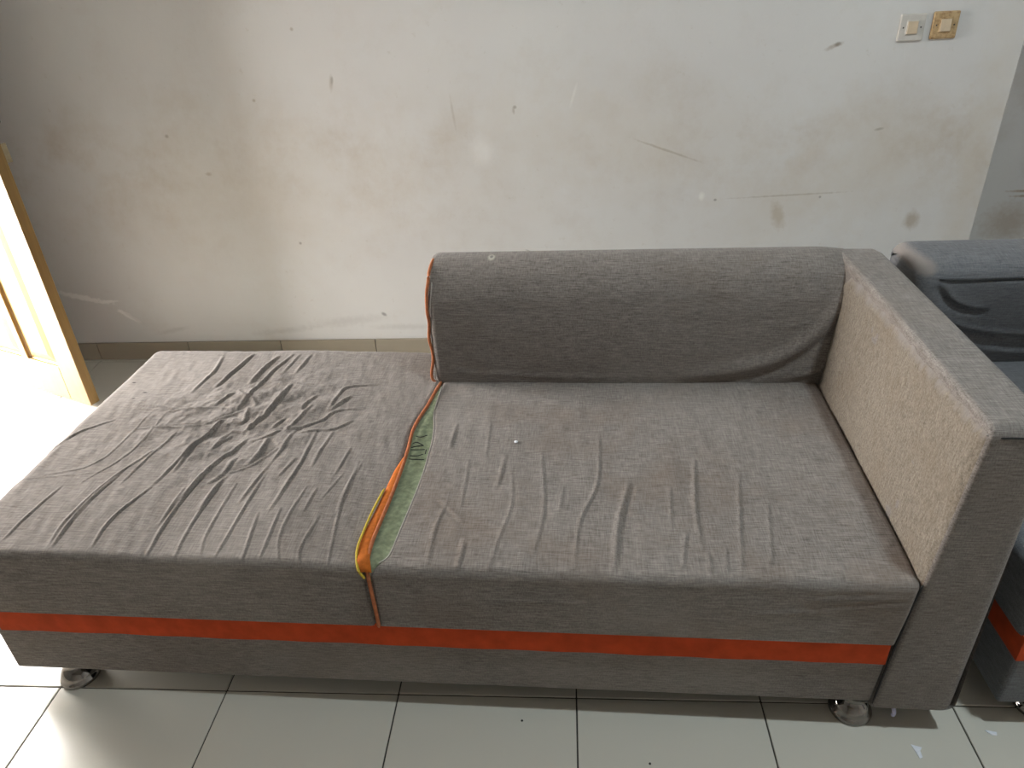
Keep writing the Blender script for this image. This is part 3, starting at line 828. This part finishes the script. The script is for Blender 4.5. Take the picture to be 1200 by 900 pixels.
# stitched seams of the arm's front and the base joint
link('arm_seam', tube('arm_seam', [(1.874, -.0015, .085), (1.8795, -.0015, .20), (1.884, -.0015, .27), (1.8915, -.0015, .37), (1.897, -.0015, .415)], .0022, 30, 6), M_thread, sofa)
link('arm_seam', tube('arm_seam', [(ax(.742) + .018, .000, .7365), (1.97, .000, .737), (2.02, .001, .734)], .0016, 16, 6), M_thread, arm)
link('underside', box('underside', .02, 2.0, .03, .87, .066, .0715), M_under, sofa)
for x, y in ((.106, .042), (1.858, .046), (.106, .84), (1.93, .84)):
    leg(x, y, sofa)
o = link('dangling_tag', tube('dangling_tag', [(1.924, .012, .072), (1.923, .006, .060), (1.925, .004, .050), (1.922, .003, .042)], .0042, 14, 7), M_tag, sofa)
o['label'] = 'scrap of bluish plastic hanging under the arm'

# second sofa along the right
sofa2 = tag(empty('sofa', (2.050, -.046, 0)), 'grey armless sofa behind the arm, shade painted into its colour, cut off by the right edge', 'sofa')
W2, D2 = 1.45, .93
link('base', box('base', 0, W2, .002, D2, .070, .30, .008, 3), M_fab_sofa2, sofa2)
bm = bmesh.new()
for b_ in ((-.003, W2, -.002, .006), (-.003, .006, .006, D2)):
    r = bmesh.ops.create_cube(bm, size=1)
    for v in r['verts']:
        v.co = (b_[0] + (v.co.x + .5) * (b_[1] - b_[0]), b_[2] + (v.co.y + .5) * (b_[3] - b_[2]), ZB0 + (v.co.z + .5) * (ZB1 - ZB0))
link('trim_band', from_bm('trim_band', bm), M_orange, sofa2)['label'] = 'orange band round the base'
V2, F2 = cushion(lambda y: -.008, lambda y: W2, -.006, .86, .42, .262, (.03, .03, .03, .03), 60, 50, lambda x, y: .003 * vnoise(x, y, 5, 41))
link('seat_cushion', np_mesh('seat_cushion', V2, F2), M_fab_sofa2, sofa2)
PROF2 = [(.815, .385), (.798, .43), (.775, .50), (.752, .57), (.735, .64), (.730, .685), (.738, .712), (.765, .730), (.82, .738), (.88, .735), (.918, .715), (.93, .68), (.93, .5), (.93, .28)]
def disp_back2(x, z):
    f = [([(.05, .67), (.09, .625), (.14, .60), (.19, .592)], -9, 2.0), ([(.04, .60), (.12, .545), (.22, .515), (.34, .505), (.5, .51)], -11, 2.2), ([(.03, .690), (.10, .686), (.3, .688), (.8, .69), (1.4, .69)], -5, .8), ([(.1, .50), (.3, .46), (.6, .45)], 6, 2.5)]
    return fold_field(x, z, f) + .003 * vnoise(x, z, 5, 43)
o2 = link('backrest', backrest(0, W2, PROF2, 160, .03, .03, disp_back2), M_fab_sofa2_back, sofa2)
link('seam', tube('seam', [(.05, .7305, .690), (.10, .7285, .687), (.30, .7285, .688), (.8, .7285, .69), (1.4, .7285, .69)], .0018, 30, 6), M_thread, o2)
link('underside', box('underside', .02, W2 - .02, .03, D2 - .03, .066, .0715), M_under, sofa2)
for x, y in ((.120, .052), (W2 - .1, .052), (.10, D2 - .07), (W2 - .1, D2 - .07)):
    leg(x, y, sofa2)

# ---------------------------------------------------------------- light switches on the back wall
def switch(x, z, mat, label, rz):
    r = tag(empty('light_switch', (x, YB, z)), label, 'switch', 'light switches on the back wall')
    r.rotation_euler = (0, rz, 0)
    link('plate', box('plate', -.040, .040, -.009, 0, -.040, .040, .004, 2), mat, r)
    link('rocker_frame', box('rocker_frame', -.019, .019, -.0115, -.008, -.021, .021, .001, 1), mat, r)
    link('rocker', hexa('rocker', [(-.016, -.016, -.018), (.016, -.016, -.018), (.016, -.01, -.018), (-.016, -.01, -.018), (-.016, -.0125, .018), (.016, -.0125, .018), (.016, -.01, .018), (-.016, -.01, .018)], .001, 1), M_cream, r)
    for s in (-1, 1):
        link('screw', box('screw', s * .027 - .0025, s * .027 + .0025, -.0098, -.006, -.0025, .0025, .001, 1), M_screw, r)
switch(2.296, 1.163, M_white_plastic, 'clean white wall switch with cream rocker, left of the stained one', 0)
switch(2.397, 1.166, M_stained, 'brown-stained wall switch with cream rocker, right of the clean white one', 0)

# ---------------------------------------------------------------- litter
def scrap(name, pts, z0, th, mat, label, cat):
    n = len(pts)
    cx, cy = sum(p[0] for p in pts) / n, sum(p[1] for p in pts) / n
    V = [(x - cx, y - cy, 0) for x, y in pts] + [(x - cx, y - cy, th * (1 + .8 * (k % 2))) for k, (x, y) in enumerate(pts)]
    F = [tuple(range(n - 1, -1, -1)), tuple(range(n, 2 * n))] + [(k, (k + 1) % n, n + (k + 1) % n, n + k) for k in range(n)]
    o = link(name, mesh(name, V, F), mat)
    o.location = (cx, cy, z0)
    return tag(o, label, cat)
scrap('paper_scrap', paper1, 0, .0012, M_paper, 'larger white paper scrap on the tiles in front of the arm', 'paper')
scrap('paper_scrap', paper2, 0, .0015, M_paper, 'smaller white paper scrap below the right sofa\'s chrome foot', 'paper')
def crumb(name, loc, r, mat, label, cat, sq=.6):
    bm = bmesh.new()
    bmesh.ops.create_icosphere(bm, subdivisions=2, radius=r)
    for v in bm.verts:
        v.co *= .8 + .4 * random.random()
        v.co.z *= sq
    o = link(name, from_bm(name, bm, True), mat)
    o.location = (loc[0], loc[1], loc[2] + r * sq * .8)
    return tag(o, label, cat)
def on_sofa(x, y, z):
    return tuple(Matrix.Translation(sofa.location) @ Matrix.Rotation(-.029, 4, 'Z') @ Vector((x, y, z)))
crumb('crumb', on_sofa(1.128, .421, .421), .0045, M_paper, 'tiny white crumb lying on the right seat', 'crumb')
crumb('lint_speck', (1.082, -.060, 0), .0025, M_fluff, 'dark speck on the tiles below the middle of the sofa', 'speck')
crumb('lint_speck', (1.346, -.150, 0), .0025, M_fluff, 'dark speck on the tiles at the bottom edge of the view', 'speck')
